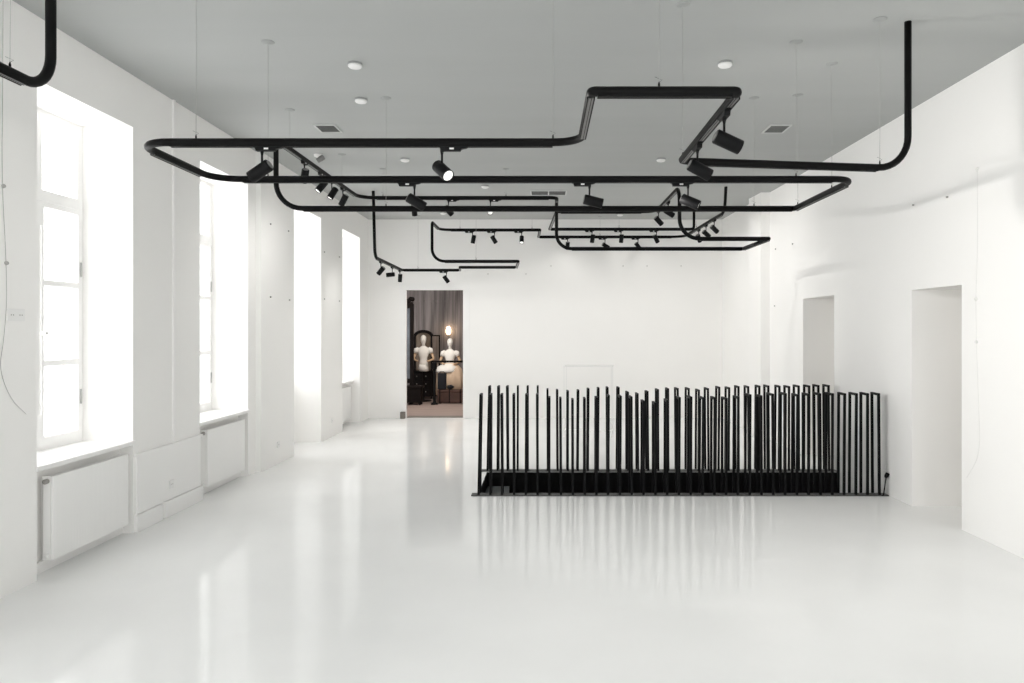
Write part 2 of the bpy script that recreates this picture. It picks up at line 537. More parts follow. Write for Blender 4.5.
def rail(name, label, pts, rad, wires, flanges):
    t = thing(name, label, 'lighting rail', pts[0])
    bm = bmesh.new()
    sweep(bm, fillet(pts, rad), R)
    obj('tube', bm, M['black'], t, smooth=True)
    for i, (a, b) in enumerate(zip(pts, pts[1:])):
        a, b = Vector(a), Vector(b)
        if abs(a.z - b.z) > 0.05:
            continue
        L = (b - a).length
        d = (b - a) / L
        ra = rad[i - 1] if i > 0 else 0.0
        rb = rad[i] if i < len(rad) else 0.0
        ra, rb = min(ra, L * 0.4), min(rb, L * 0.4)
        a2, b2 = a + d * (ra + 0.01), b - d * (rb + 0.01)
        c = bmesh.new()
        dz = Vector((0, 0, -R + 0.003))
        s = d.cross(Vector((0, 0, 1)))
        bar(c, a2 + dz, b2 + dz, 0.024, 0.010)
        ch = obj('track_channel', c, M['track'], t)
        c = bmesh.new()
        for k in (-1, 1):
            bar(c, a2 + dz + s * 0.0155 * k, b2 + dz + s * 0.0155 * k, 0.006, 0.016)
        bar(c, a2 + dz + s * 0.002, b2 + dz + s * 0.002, 0.003, 0.013)
        li = obj('track_lip', c, M['black'], ch)
        li.matrix_parent_inverse = Matrix.Identity(4)
        li.location = -Vector((0, 0, 0))
    for (x, y, z) in wires:
        w = bmesh.new()
        sweep(w, [(x, y, z + R - 0.002), (x + 0.002, y, (z + H) / 2), (x, y, H - 0.012)], 0.0016, 6)
        wo = obj('suspension_wire', w, M['wire'], t)
        c = bmesh.new()
        lathe(c, [(0.008, -0.016), (0.040, -0.008), (0.048, -0.003), (0.048, 0.0)], 20, (x, y, H))
        r_ = obj('ceiling_rose', c, M['rose'], wo)
        c = bmesh.new()
        lathe(c, [(0.005, 0), (0.005, 0.016), (0.002, 0.026)], 10, (x, y, z + R - 0.004))
        sweep(c, [(x, y, z + R + 0.02), (x + 0.016, y, z + R + 0.03), (x - 0.02, y, z + R + 0.045)], 0.0009, 5)
        obj('wire_clamp', c, M['black'], wo)
        for q in wo.children:
            q.matrix_parent_inverse = Matrix.Identity(4)
    for (x, y) in flanges:
        c = bmesh.new()
        lathe(c, [(R, -0.012), (0.034, -0.010), (0.036, 0.0)], 20, (x, y, H))
        obj('ceiling_flange', c, M['black'], t)
    return t

A = [(2.522, 5.183, H), (2.522, 5.183, ZL), (0.912, 4.95, ZL), (0.912, 3.51, ZL), (0.227, 3.51, ZL), (0.227, 4.459, ZL), (-2.427, 4.459, ZL),
     (-2.427, 5.546, ZL), (2.31, 5.546, ZL), (2.31, 6.883, ZL), (-2.45, 6.883, ZL), (-2.45, 6.883, ZU), (-2.43, 9.92, ZU), (0.185, 9.92, ZU),
     (0.185, 10.28, ZU), (0.185, 10.28, ZL), (2.745, 10.28, ZL), (2.76, 9.157, ZL), (1.667, 9.157, ZL), (1.667, 9.157, ZU), (1.667, 11.1, ZU),
     (0.2, 11.1, ZU), (0.115, 13.0, ZU), (2.617, 13.0, ZU), (2.617, 13.0, H)]
Ar = [0.22, 0.045, 0.018, 0.018, 0.16, 0.2, 0.2, 0.16, 0.012, 0.24, 0.09, 0.22, 0.1, 0.1, 0.2, 0.012, 0.012, 0.24, 0.2, 0.2, 0.05, 0.015, 0.05]
wA = [(xs(659, 3.51), 3.51, ZL), (xs(196, 4.459), 4.459, ZL), (xs(553, 4.459), 4.459, ZL), (xs(877, 5.183), 5.14, ZL), (xs(268, 5.546), 5.546, ZL),
      (xs(796, 5.546), 5.546, ZL), (2.31, 6.0, ZL), (0.912, 4.9, ZL), (xs(386, 6.883), 6.883, ZL), (xs(754, 6.883), 6.883, ZL), (2.31, 6.80, ZL),
      (-2.448, 7.25, ZU), (-2.44, 9.1, ZU), (xs(383, 9.92), 9.92, ZU), (xs(506, 9.92), 9.92, ZU), (xs(590, 11.1), 11.1, ZU), (xs(619, 13.0), 13.0, ZU)]
railA = rail('lighting_rail', 'long black tubular lighting rail folding in stepped loops above the stair railing', A, Ar, wA, [])

C = [(-2.60, 11.49, H), (-2.575, 11.49, ZL), (-2.62, 13.95, ZL), (-1.544, 13.95, ZL), (-1.473, 13.31, ZL), (-0.47, 13.31, ZL), (-0.40, 12.17, ZL),
     (-1.80, 12.17, ZL), (-1.80, 12.17, ZU), (-1.80, 13.10, ZU), (-0.052, 13.10, ZU), (-0.085, 14.08, ZU), (2.64, 14.08, ZU), (2.70, 11.15, ZU), (2.72, 11.15, H)]
Cr = [0.14, 0.03, 0.02, 0.02, 0.02, 0.03, 0.2, 0.06, 0.18, 0.015, 0.015, 0.22, 0.16]
wC = [(xs(418, 13.95), 13.95, ZL), (xs(476, 12.17), 12.17, ZL), (xs(532, 13.1), 13.1, ZU), (xs(460, 13.1), 13.1, ZU), (2.64, 12.9, ZU), (xs(600, 14.08), 14.08, ZU)]
railC = rail('lighting_rail', 'thinner looking black lighting rail at the far end, dropping above the open doorway', C, Cr, wC, [])

N = [(-2.31, 3.52, H), (-2.31, 3.52, ZL), (-2.31, 1.0, ZL), (-2.31, 1.0, H)]
railN = rail('lighting_rail', 'black lighting rail with one bent corner in front of the nearest window head', N, [0.17, 0.17], [(-2.31, 3.25, ZL), (-2.31, 1.6, ZL)], [(-2.31, 1.0)])

# ------------------------------------------------------------------ track spotlights
def head_mesh():
    bm = bmesh.new()
    r, L = 0.0375, 0.142
    lathe(bm, [(r - 0.005, 0), (r, 0.004), (r, L - 0.002), (r - 0.0012, L), (r - 0.004, L), (r - 0.0045, L - 0.012)], 28)
    return bm
def shared(name, bm, m, smooth=False):
    me = bpy.data.meshes.new(name)
    bmesh.ops.recalc_face_normals(bm, faces=bm.faces[:])
    bm.to_mesh(me); bm.free()
    me.materials.append(m)
    if smooth:
        for p in me.polygons:
            p.use_smooth = abs(p.normal.z) < 0.9
    return me
bm = bmesh.new()
# adapter: long along x, tapering ends, with a raised lever
pts = [(-0.105, 0.0), (-0.07, -0.010), (-0.062, -0.030), (0.048, -0.030), (0.056, -0.018), (0.085, -0.012), (0.105, 0.0)]
lo = [bm.verts.new((x, -0.015, z)) for x, z in pts]
hi = [bm.verts.new((x, 0.015, z)) for x, z in pts]
bm.faces.new(lo); bm.faces.new(hi[::-1])
for i in range(len(pts)):
    j = (i + 1) % len(pts)
    bm.faces.new((lo[i], lo[j], hi[j], hi[i]))
me_adapter = shared('adapter', bm, M['lamp'])
bm = bmesh.new()
lathe(bm, [(0.0065, -0.098), (0.0065, -0.05), (0.011, -0.026), (0.011, -0.01)], 12)
me_stem = shared('stem', bm, M['lamp'], True)
me_head = shared('lamp_head', head_mesh(), M['lamp'], True)
bm = bmesh.new()
lathe(bm, [(0.0328, 0.131), (0.0328, 0.134)], 24)
me_lens = shared('lens', bm, M['lens'])
bm = bmesh.new()
lathe(bm, [(0.026, -0.004), (0.026, 0.0)], 20)
me_cap = shared('rear_cap', bm, M['track'])
bm = bmesh.new()
box(bm, -0.014, 0.012, -0.0155, -0.0148, -0.022, -0.012)
me_dot = shared('indicator', bm, M['plastic'])

def link(name, me, parent, mtx):
    o = bpy.data.objects.new(name, me)
    o.parent = parent
    o.matrix_local = mtx
    COL.objects.link(o)
    return o

# added fill power by image column of the stem: lamps hanging close to a wall are dimmed
LAMP_W = {262: 8, 442: 32, 724.5: 1.5, 697.5: 2, 414.5: 48, 589.5: 36, 688: 18, 304.5: 9, 321: 0, 331.5: 9, 342: 10, 414.51: 44, 448.5: 42, 490.5: 0, 671: 16, 658: 22,
          592: 10, 621: 10, 656.5: 11, 567.5: 1, 605: 1, 638: 1, 698: 1.5, 706: 1.5, 714.5: 1.5, 472.5: 11, 494.5: 11, 521.7: 0, 381.5: 5, 392.5: 0, 400.5: 1.5, 446.5: 1}
def spot(px, D, z, aim, label, group, along=0.0, dx=0.02, X=None):
    """px image column of the stem, D distance, aim direction of the beam, along = rail heading in plan"""
    x = xs(px, D) if X is None else X
    zr = z - R - 0.004
    t = thing('track_spotlight', label, 'spotlight', (x, D, zr), group)
    ra = Matrix.Rotation(along, 4, 'Z')
    ad = link('adapter', me_adapter, t, ra @ Matrix.Translation((dx, 0, 0.004)))
    link('indicator', me_dot, ad, Matrix.Identity(4))
    link('stem', me_stem, t, Matrix.Identity(4))
    a = Vector(aim).normalized()
    up = Vector((0, 0, 1))
    n = (up - a * up.dot(a))
    n = n.normalized() if n.length > 1e-3 else Vector((0, -1, 0))
    rear = Vector((0, 0, -0.094)) - n * 0.036 - a * 0.035
    rot = a.to_track_quat('Z', 'Y').to_matrix().to_4x4()
    hd = link('lamp_head', me_head, t, Matrix.Translation(rear) @ rot)
    link('lens', me_lens, hd, Matrix.Identity(4))
    link('rear_cap', me_cap, hd, Matrix.Identity(4))
    if not LAMP_W[px]:
        return t
    l = bpy.data.lights.new('lamp_beam', 'SPOT')  # wide light added at the head to even out the room
    l.energy = LAMP_W[px]
    l.color = (1.0, 0.975, 0.94)
    l.spot_size = math.radians(150)
    l.spot_blend = 1.0
    l.shadow_soft_size = 0.028
    lo_ = bpy.data.objects.new('lamp_beam', l)
    lo_.parent = hd
    lo_.matrix_local = Matrix.Translation((0, 0, 0.146)) @ Matrix.Rotation(math.pi, 4, 'X')
    COL.objects.link(lo_)
    return t

P90 = math.pi / 2
g1 = 'spotlights on the near loops of the long rail'
spot(262, 4.459, ZL, (-0.84, 0.12, -0.52), 'black cylinder spotlight tilted toward the window wall, by the left bend of the front rail', g1, 0, 0.03)
spot(442, 4.459, ZL, (0.55, -0.62, -0.56), 'black spotlight with its white lens showing, alone on the front rail', g1, 0, 0.06)
spot(724.5, 3.775, ZL, (0.9, 0.1, -0.38), 'largest black spotlight, upper one on the short sloping rail at the step', g1, P90, 0.0, X=0.912)
spot(697.5, 4.43, ZL, (0.88, 0.1, -0.46), 'large black spotlight at the lower corner of the short sloping rail', g1, P90, 0.0, X=0.912)
spot(414.5, 5.546, ZL, (0.84, 0.1, -0.5), 'black spotlight with a pale lower edge on the second long bar, below the lens-showing one', g1, 0, -0.05)
spot(589.5, 5.546, ZL, (0.97, 0.1, -0.22), 'nearly level black spotlight at the middle of the second long bar', g1, 0, -0.05)
spot(688, 5.546, ZL, (0.83, -0.25, -0.42), 'shiny black spotlight at the end of the second long bar toward the doorways', g1, 0, -0.05)
g2 = 'spotlights on the raised rail along the window wall'
spot(304.5, 7.69, ZU, (-0.3, 0.5, -0.8), 'first black spotlight on the raised receding rail, half behind the second bar', g2, P90, 0, X=-2.446)
spot(321, 8.25, ZU, (-0.5, -0.35, -0.75), 'second black spotlight on the raised receding rail, its pale lens peeping out below', g2, P90, 0, X=-2.442)
spot(331.5, 8.66, ZU, (-0.42, -0.25, -0.8), 'third black spotlight on the raised receding rail, with a grey lit flank', g2, P90, 0, X=-2.439)
spot(342, 9.13, ZU, (-0.45, 0.2, -0.75), 'fourth and last black spotlight on the raised receding rail before its curve', g2, P90, 0, X=-2.436)
g3 = 'spotlights on the middle raised rail'
spot(414.51, 9.92, ZU, (0.0, 0.45, -0.85), 'small black spotlight pointing straight down behind a bigger one on the middle rail', g3, 0, -0.05)
spot(448.5, 9.92, ZU, (0.6, 0.4, -0.68), 'small black spotlight tilted down toward the stairs, second on the middle rail', g3, 0, 0.05)
spot(490.5, 9.92, ZU, (0.0, -0.85, -0.5), 'small spotlight facing the camera, a black ring with a bright lens', g3, 0, 0.05)
spot(671, 10.12, ZU, (0.85, 0.25, -0.48), 'small spotlight on the sloping rail close to its peak', g3, P90, 0, X=1.69)
spot(658, 10.85, ZU, (0.65, 0.3, -0.62), 'small spotlight at the foot of the sloping rail that rises to a peak', g3, P90, 0, X=1.671)
g4 = 'spotlights on the two far raised rails'
spot(592, 13.0, ZU, (-0.12, 0.3, -0.9), 'first small upright spotlight on the upper of the two far rails', g4, 0, -0.05)
spot(621, 13.0, ZU, (-0.06, 0.3, -0.9), 'second small upright spotlight on the upper of the two far rails', g4, 0, -0.05)
spot(656.5, 13.0, ZU, (0.45, 0.3, -0.8), 'third small spotlight, tilted, on the upper of the two far rails', g4, 0, -0.05)
spot(567.5, 14.08, ZU, (-0.05, 0.4, -0.8), 'small spotlight behind the bent corner of the loop on the lower far rail', g4, 0, -0.05)
spot(605, 14.08, ZU, (0.8, 0.3, -0.45), 'small spotlight turned sideways on the lower far rail', g4, 0, -0.05)
spot(638, 14.08, ZU, (0.6, 0.3, -0.72), 'small tilted spotlight on the lower far rail, last before its curve', g4, 0, -0.05)
g5 = 'spotlights on the receding rail by the right wall'
spot(698, 12.90, ZU, (0.4, 0.55, -0.68), 'lowest of three spotlights on the rail receding by the doorway wall', g5, P90, 0, X=2.68)
spot(706, 12.33, ZU, (0.7, 0.25, -0.55), 'middle of three spotlights on the rail receding by the doorway wall', g5, P90, 0, X=2.68)
spot(714.5, 11.74, ZU, (0.7, 0.25, -0.6), 'highest of three spotlights on the rail receding by the doorway wall', g5, P90, 0, X=2.68)
g6 = 'spotlights on the small far rail near the doorway'
spot(472.5, 13.1, ZU, (-0.2, 0.2, -0.95), 'almost upright spotlight, first of three under the short far bar', g6, 0, -0.06)
spot(494.5, 13.1, ZU, (0.5, 0.2, -0.82), 'tilted spotlight, middle of three under the short far bar', g6, 0, -0.06)
spot(521.7, 13.1, ZU, (0.0, -0.55, -0.82), 'spotlight with a bright open end, last of three under the short far bar', g6, 0, -0.06)
spot(381.5, 11.95, ZL, (-0.62, 0.2, -0.68), 'tilted spotlight at the start of the low far rail beside the window wall', g6, P90, 0, X=-2.583)
spot(392.5, 12.95, ZL, (-0.95, -0.3, -0.12), 'level spotlight with a pale end on the low far rail beside the window wall', g6, P90, 0, X=-2.602)
spot(400.5, 13.7, ZL, (-0.12, 0.3, -0.95), 'upright spotlight at the corner of the low far rail above the doorway', g6, P90, 0, X=-2.615)
spot(446.5, 13.95, ZL, (0.52, 0.25, -0.75), 'single tilted spotlight on the low far rail above the doorway head', g6, 0, -0.06)

# ------------------------------------------------------------------ stair railings: two rows of hoops on a base plate
def railing(label, y0, tops, x0, step, seed, zfoot):
    random.seed(seed)
    t = thing('stair_railing', label, 'railing', (1.4, y0 + 0.085, 0))
    w = 0.023
    L = 0.188
    xe = min(x0 + step * (len(tops) - 1) + 0.09, xr(y0 + L) - 0.006)
    obj('base_plate', bmbox(x0 - 0.075, xe, y0 - 0.008, y0 + 0.10, 0.0, 0.012), M['plate'], t)
    for k, zt in enumerate(tops):
        x = x0 + step * k
        lean = random.uniform(-0.008, 0.008)
        if k in (0,):
            lean = 0.02
        if k == len(tops) - 1:
            lean = -0.008
        bm = bmesh.new()
        jit = random.uniform(-0.004, 0.004)
        twist = random.uniform(-0.004, 0.004)
        bar(bm, (x, y0 + w / 2, 0.010), (x + lean, y0 + w / 2 + jit, zt), w)
        bar(bm, (x + twist, y0 + L - w / 2, zfoot), (x + lean + twist, y0 + L - w / 2 + jit, zt), w)
        bar(bm, (x + lean, y0 + jit, zt - w / 2), (x + lean + twist, y0 + L + jit, zt - w / 2), w)
        if zfoot < 0:                         # the inner leg is bolted to the wall of the stairwell
            bar(bm, (x + twist, y0 + L - w / 2, zfoot + 0.05), (x + twist, y0 + 0.10, zfoot + 0.05), w)
        obj('hoop', bm, M['rail'], t)
    return t
fy = [394.5] * 6 + [397.5, 398.3, 399.5, 398.5, 397.5, 395.5, 396, 396.8, 401, 402.7, 400, 397.5, 396.8, 397.5, 397.5, 398, 396.8, 394.5, 395.6, 393.8, 393.3, 394.5, 393.8] + [393.4] * 6
by = [386.3] * 6 + [389.3, 390, 391, 390.3, 388.8, 388, 387.5, 387.5, 392, 393.5, 391.3, 389.5, 388.5, 388.3, 388.3, 389.8, 388.3, 387, 387.5, 386.3, 386.3, 385.8, 385.6, 385.8, 386.2, 385.6, 385.6, 385.2, 385.2]
YR0, YR1 = 7.675, 9.005
railing('black steel railing of narrow hoops along the front edge of the stairwell', YR0, [zs(p, YR0) for p in fy], -0.660, 0.1208, 3, -0.22)
railing('black steel railing of narrow hoops along the rear edge of the stairwell', YR1, [zs(p, YR1) for p in by], -0.668, 0.1208, 5, 0.0)

# power cord by the railing
pc = thing('power_cord', 'short black cord with plug between the railing end and the doorway wall', 'cord', (3.49, 7.70, 0.02))
xw = xr(7.72)
bm = bmesh.new()
sweep(bm, fillet([(3.455, 7.655, 0.008), (3.475, 7.655, 0.012), (xw - 0.03, 7.70, 0.19)], [0.02]), 0.006, 8)
obj('lead', bm, M['black'], pc, smooth=True)
bm = bmesh.new()
q = bmesh.new()
lathe(q, [(0.012, -0.02), (0.02, 0.0), (0.021, 0.03), (0.014, 0.036)], 16)
merge(bm, q, Matrix.Translation((xw - 0.028, 7.70, 0.20)) @ Matrix.Rotation(0.45, 4, 'Y'))
obj('plug', bm, M['black'], pc, smooth=True)

# ------------------------------------------------------------------ slim white table behind the stairwell
t = thing('side_table', 'slim tall white table standing behind the stair railing', 'table', (xs(588, 12.0), 12.0, 0))
tx, ty, rz = xs(588.5, 12.0), 12.0, -0.16
def tp(u, v):
    return (tx + u * math.cos(rz) - v * math.sin(rz), ty + u * math.sin(rz) + v * math.cos(rz))
bm = bmesh.new()
prism(bm, [tp(-0.39, -0.17), tp(0.39, -0.17), tp(0.39, 0.17), tp(-0.39, 0.17)], 1.115, 1.13)
obj('table_top', bm, M['plastic'], t)
for u, v in ((-0.375, -0.155), (0.375, -0.155), (0.375, 0.155), (-0.375, 0.155)):
    bm = bmesh.new()
    x, y = tp(u, v)
    bar(bm, (x, y, 0), (x, y, 1.115), 0.014)
    obj('leg', bm, M['plastic'], t)
bm = bmesh.new()
for a, b in (((-0.375, -0.155), (-0.375, 0.155)), ((0.375, -0.155), (0.375, 0.155)), ((-0.375, 0.0), (0.375, 0.0))):
    p, q = tp(*a), tp(*b)
    bar(bm, (*p, 0.1), (*q, 0.1), 0.012)
obj('stretcher', bm, M['plastic'], t)

# ------------------------------------------------------------------ ceiling fittings
def detector(px, py, label, r=0.056):
    D = F * (H - 0.03 - CAMH) / (CY - py)
    t = thing('smoke_detector', label, 'smoke detector', (xs(px, D), D, H), 'white detectors on the ceiling')
    bm = bmesh.new()
    lathe(bm, [(r, 0), (r * 1.04, -0.012), (r * 0.98, -0.016)], 28, t.location)
    obj('mount_ring', bm, M['rose'], t, smooth=False)
    bm = bmesh.new()
    lathe(bm, [(r * 0.98, -0.016), (r * 1.0, -0.026), (r * 0.84, -0.036), (r * 0.45, -0.043), (r * 0.1, -0.044)], 28, t.location)
    obj('dome', bm, M['plastic'], t, smooth=True)
    return t
detector(355, 67, 'white ceiling detector nearest the camera on the window side')
detector(361, 102, 'white ceiling detector just above the window-side vent')
detector(725, 66, 'white ceiling detector beyond the raised step of the front rail')
detector(661, 161, 'white ceiling detector beside the lower end of the sloping rail')
detector(405, 161, 'white ceiling detector seen between the first two long bars')
detector(485, 187.5, 'small white ceiling detector under the second long bar')
detector(620, 215.5, 'small white ceiling detector close above the far wall')
detector(443, 213.8, 'faint white ceiling detector behind a small tilted spotlight')
D = F * (H - 0.03 - CAMH) / (CY - 157)
t = thing('ceiling_sensor', 'white ceiling sensor with a dark tilted eye near the window wall', 'sensor', (xs(318.5, D), D, H))
bm = bmesh.new()
lathe(bm, [(0.055, 0), (0.055, -0.022), (0.03, -0.034)], 24, t.location)
obj('housing', bm, M['plastic'], t)
bm = bmesh.new()
q = bmesh.new()
lathe(q, [(0.03, -0.05), (0.034, 0.0), (0.034, 0.04), (0.02, 0.045)], 20)
merge(bm, q, Matrix.Translation(t.location + Vector((0.035, -0.02, -0.055))) @ Matrix.Rotation(1.0, 4, 'Y'))
obj('eye', bm, M['track'], t)

def vent(px, py, w, d, n, label):
    D = F * (H - CAMH) / (CY - py)
    x = xs(px, D)
    t = thing('ceiling_vent', label, 'vent', (x, D, H), 'air vents in the ceiling')
    bm = bmesh.new()
    f = 0.018
    box(bm, x - w / 2, x + w / 2, D - d / 2, D - d / 2 + f, H - 0.012, H)
    box(bm, x - w / 2, x + w / 2, D + d / 2 - f, D + d / 2, H - 0.012, H)
    box(bm, x - w / 2, x - w / 2 + f, D - d / 2 + f, D + d / 2 - f, H - 0.012, H)
    box(bm, x + w / 2 - f, x + w / 2, D - d / 2 + f, D + d / 2 - f, H - 0.012, H)
    for k in range(1, n):
        xc = x - w / 2 + w * k / n
        box(bm, xc - 0.01, xc + 0.01, D - d / 2 + f, D + d / 2 - f, H - 0.012, H)
    obj('frame', bm, M['ventframe'], t)
    bm = bmesh.new()
    box(bm, x - w / 2 + f, x + w / 2 - f, D - d / 2 + f, D + d / 2 - f, H - 0.002, H - 0.0005)
    yy = D - d / 2 + f + 0.01
    while yy < D + d / 2 - f - 0.005:
        box(bm, x - w / 2 + f, x + w / 2 - f, yy, yy + 0.006, H - 0.009, H - 0.002)
        yy += 0.018
    obj('grille', bm, M['grille'], t)
vent(328, 128, 0.23, 0.30, 1, 'square grey ceiling vent on the window side of the room')
vent(776.5, 128.5, 0.23, 0.32, 1, 'square grey ceiling vent on the doorway side of the room')
vent(548.5, 192.5, 0.56, 0.36, 2, 'long double ceiling vent above the middle rails')

# ------------------------------------------------------------------ things on the walls
def cable(name, label, pts, r, m, anchors, nrm, cat='cable'):
    t = thing(name, label, cat, pts[0])
    bm = bmesh.new()
    sweep(bm, pts, r, 8)
    obj('lead', bm, m, t, smooth=True)
    for p in anchors:
        bm = bmesh.new()
        q = bmesh.new()
        lathe(q, [(0.012, 0.0), (0.014, 0.006), (0.010, 0.016)], 14)
        rot = Matrix.Rotation(P90 if nrm > 0 else -P90, 4, 'Y')
        merge(bm, q, Matrix.Translation(p) @ rot)
        obj('anchor', bm, m, t)
    return t
def pl(px, py, X):                    # a point on a wall of constant x
    D = X * F / (px - CX)
    return D, zs(py, D)
seq = [(3, 60), (2.5, 116), (2, 150), (3, 200), (5.5, 250), (6.5, 300), (3.5, 340), (0.5, 365), (5, 385), (14, 402), (26, 414)]
P = []
for px, py in seq:
    D, z = pl(px, py, XL + 0.006)
    P.append((XL + 0.006, D, z))
P[0] = (XL + 0.006, P[0][1], H)
sm = []
for i in range(len(P) - 1):
    p0, p1, p2, p3 = (Vector(P[max(0, i - 1)]), Vector(P[i]), Vector(P[i + 1]), Vector(P[min(len(P) - 1, i + 2)]))
    for k in range(5):
        f = k / 5
        sm.append(0.5 * ((2 * p1) + (p2 - p0) * f + (2 * p0 - 5 * p1 + 4 * p2 - p3) * f * f + (3 * p1 - p0 - 3 * p2 + p3) * f ** 3))
sm.append(Vector(P[-1]))
cable('hanging_cable', 'thin grey cable hanging loose down the pier before the nearest window', sm, 0.0017, M['cable'],
      [(XL, *pl(2.5, 186 / 1.0, XL)), (XL, *pl(5.5, 263, XL))], 1)
def prw(px, py):                      # a point on the right wall
    X = 3.57
    for _ in range(6):
        D = X * F / (px - CX)
        X = xr(D)
    return (X, D, zs(py, D))
seq = [(978, 168), (978, 240), (976.5, 299), (977, 342), (979, 400), (980, 440), (977, 460), (967, 478)]
P = [Vector(prw(*s)) + Vector((-0.005, 0, 0)) for s in seq]
sm = []
for i in range(len(P) - 1):
    p0, p1, p2, p3 = (P[max(0, i - 1)], P[i], P[i + 1], P[min(len(P) - 1, i + 2)])
    for k in range(5):
        f = k / 5
        sm.append(0.5 * ((2 * p1) + (p2 - p0) * f + (2 * p0 - 5 * p1 + 4 * p2 - p3) * f * f + (3 * p1 - p0 - 3 * p2 + p3) * f ** 3))
sm.append(P[-1])
cable('hanging_cable', 'thin pale cable hanging down the wall just this side of the near doorway', sm, 0.0014, M['palecable'],
      [prw(976.5, 299), prw(977, 342), prw(978, 169)], -1)

def outlet(x, y, z, side, label, n=1):
    t = thing('wall_outlet', label, 'outlet', (x, y, z))
    s = 1 if side == 'left' else -1
    bm = bmesh.new()
    w = 0.04 * n
    box(bm, min(x, x + s * 0.011), max(x, x + s * 0.011), y - w, y + w, z - 0.04, z + 0.04, 0.003)
    obj('plate', bm, M['plastic'], t)
    for k in range(n):
        yc = y - w + 0.04 + 0.08 * k
        bm = bmesh.new()
        for dy in (-0.01, 0.01):
            box(bm, min(x + s * 0.0105, x + s * 0.0125), max(x + s * 0.0105, x + s * 0.0125), yc + dy - 0.003, yc + dy + 0.003, z - 0.004, z + 0.004)
        obj('contacts', bm, M['hook'], t)
D, z = pl(15, 315, XL); outlet(XL, D, z, 'left', 'white double outlet on the pier before the nearest window', 2)
D, z = pl(171, 484, XL + 0.014); outlet(XL + 0.014, D, z, 'left', 'white outlet low on the dado panel between two radiators')
D, z = pl(278, 444.5, XL2); outlet(XL2, D, z, 'left', 'white outlet near the floor on the pier past the step in the window wall')
D, z = pl(331.6, 420.5, XL2); outlet(XL2, D, z, 'left', 'white outlet near the floor on the last narrow pier')

def hooks(pts, side, label, group):
    for px, py in pts:
        bm = bmesh.new()
        q = bmesh.new()
        lathe(q, [(0.003, 0.0), (0.0095, 0.001), (0.010, 0.012), (0.005, 0.018)], 12)
        if side == 'left':
            D, z = pl(px, py, XL2)
            m = Matrix.Translation((XL2, D, z)) @ Matrix.Rotation(P90, 4, 'Y')
        elif side == 'right':
            x, D, z = prw(px, py)
            m = Matrix.Translation((x, D, z)) @ Matrix.Rotation(-P90, 4, 'Y')
        else:
            m = Matrix.Translation((xs(px, YF), YF, zs(py, YF))) @ Matrix.Rotation(P90, 4, 'X')
        merge(bm, q, m)
        tag(obj('picture_hook', bm, M['hook']), label, 'hook', group)
hooks([(270, 224), (288, 231), (270, 297), (289, 300), (324, 252), (324, 299), (339, 257), (339, 301)], 'left', 'tiny metal picture hook on a pier between the far windows', 'hooks on the window piers')
hooks([(914, 205), (948, 197), (776, 249), (793, 244), (775, 306)], 'right', 'tiny metal picture hook high on the doorway wall', 'hooks on the doorway wall')
hooks([(488, 274), (526, 274), (551, 266), (623, 266), (647, 266), (681, 266)], 'far', 'tiny metal picture hook on the white far wall', 'hooks on the far wall')

# ------------------------------------------------------------------ the old room beyond the far doorway
Y0 = YF + 0.10
YW = 19.4
struct('floor_backroom', bmbox(-6, 1.5, Y0, YW + 0.2, -0.25, 0.0), M['oldfloor'])
struct('wall_backroom', bmbox(-6, 1.5, YW, YW + 0.15, 0, 3.4), M['aged'])
bm = bmesh.new()
box(bm, -6.1, -6, Y0, YW, 0, 3.4)
box(bm, 1.5, 1.6, Y0, YW, 0, 3.4)
struct('wall_backroom_side', bm, M['aged'])
struct('ceiling_backroom', bmbox(-6.1, 1.6, Y0, YW + 0.15, 3.4, 3.5), M['aged'])
bm = bmesh.new()
xx = -6.0
random.seed(4)
while xx < 1.4:
    w = random.uniform(0.14, 0.22)
    box(bm, xx + 0.004, xx + w - 0.004, YW - random.uniform(0.012, 0.022), YW, 0.12, 3.4)
    xx += w
box(bm, -6, 1.5, YW - 0.04, YW, 2.42, 2.47)
struct('trim_5', bm, M['aged'])
# threshold and stone block
struct('trim_6', bmbox(DX0, DX1, Y0 + 0.001, Y0 + 0.22, 0, 0.012), M['stone'])
tag(obj('stone_block', bmbox(xs(401, YF), xs(405.6, YF), YF - 0.10, YF - 0.009, 0, 0.13, bev=0.008), M['stone']), 'small grey stone block at the foot of the far doorway', 'block')

def loft(bm, rings, n=20):
    """rings [(cx,cy,cz,rx,ry)]"""
    R_ = []
    for cx, cy, cz, rx, ry in rings:
        R_.append([bm.verts.new((cx + rx * math.cos(2 * math.pi * j / n), cy + ry * math.sin(2 * math.pi * j / n), cz)) for j in range(n)])
    for a, b in zip(R_, R_[1:]):
        for j in range(n):
            bm.faces.new((a[j], a[(j + 1) % n], b[(j + 1) % n], b[j]))
    bm.faces.new(R_[0][::-1]); bm.faces.new(R_[-1])

def limb(bm, pts, rad, n=10):
    rings = []
    pts = [Vector(p) for p in pts]
    for i, p in enumerate(pts):
        d = (pts[min(i + 1, len(pts) - 1)] - pts[max(i - 1, 0)]).normalized()
        u = d.orthogonal().normalized(); v = d.cross(u)
        rings.append([bm.verts.new(p + (u * math.cos(2 * math.pi * j / n) + v * math.sin(2 * math.pi * j / n)) * rad[i]) for j in range(n)])
    for a, b in zip(rings, rings[1:]):
        # pick the offset that avoids twisting
        best = min(range(n), key=lambda k: sum((a[j].co - b[(j + k) % n].co).length for j in range(0, n, 3)))
        for j in range(n):
            bm.faces.new((a[j], a[(j + 1) % n], b[(j + 1 + best) % n], b[(j + best) % n]))
    bm.faces.new(rings[0][::-1]); bm.faces.new(rings[-1])

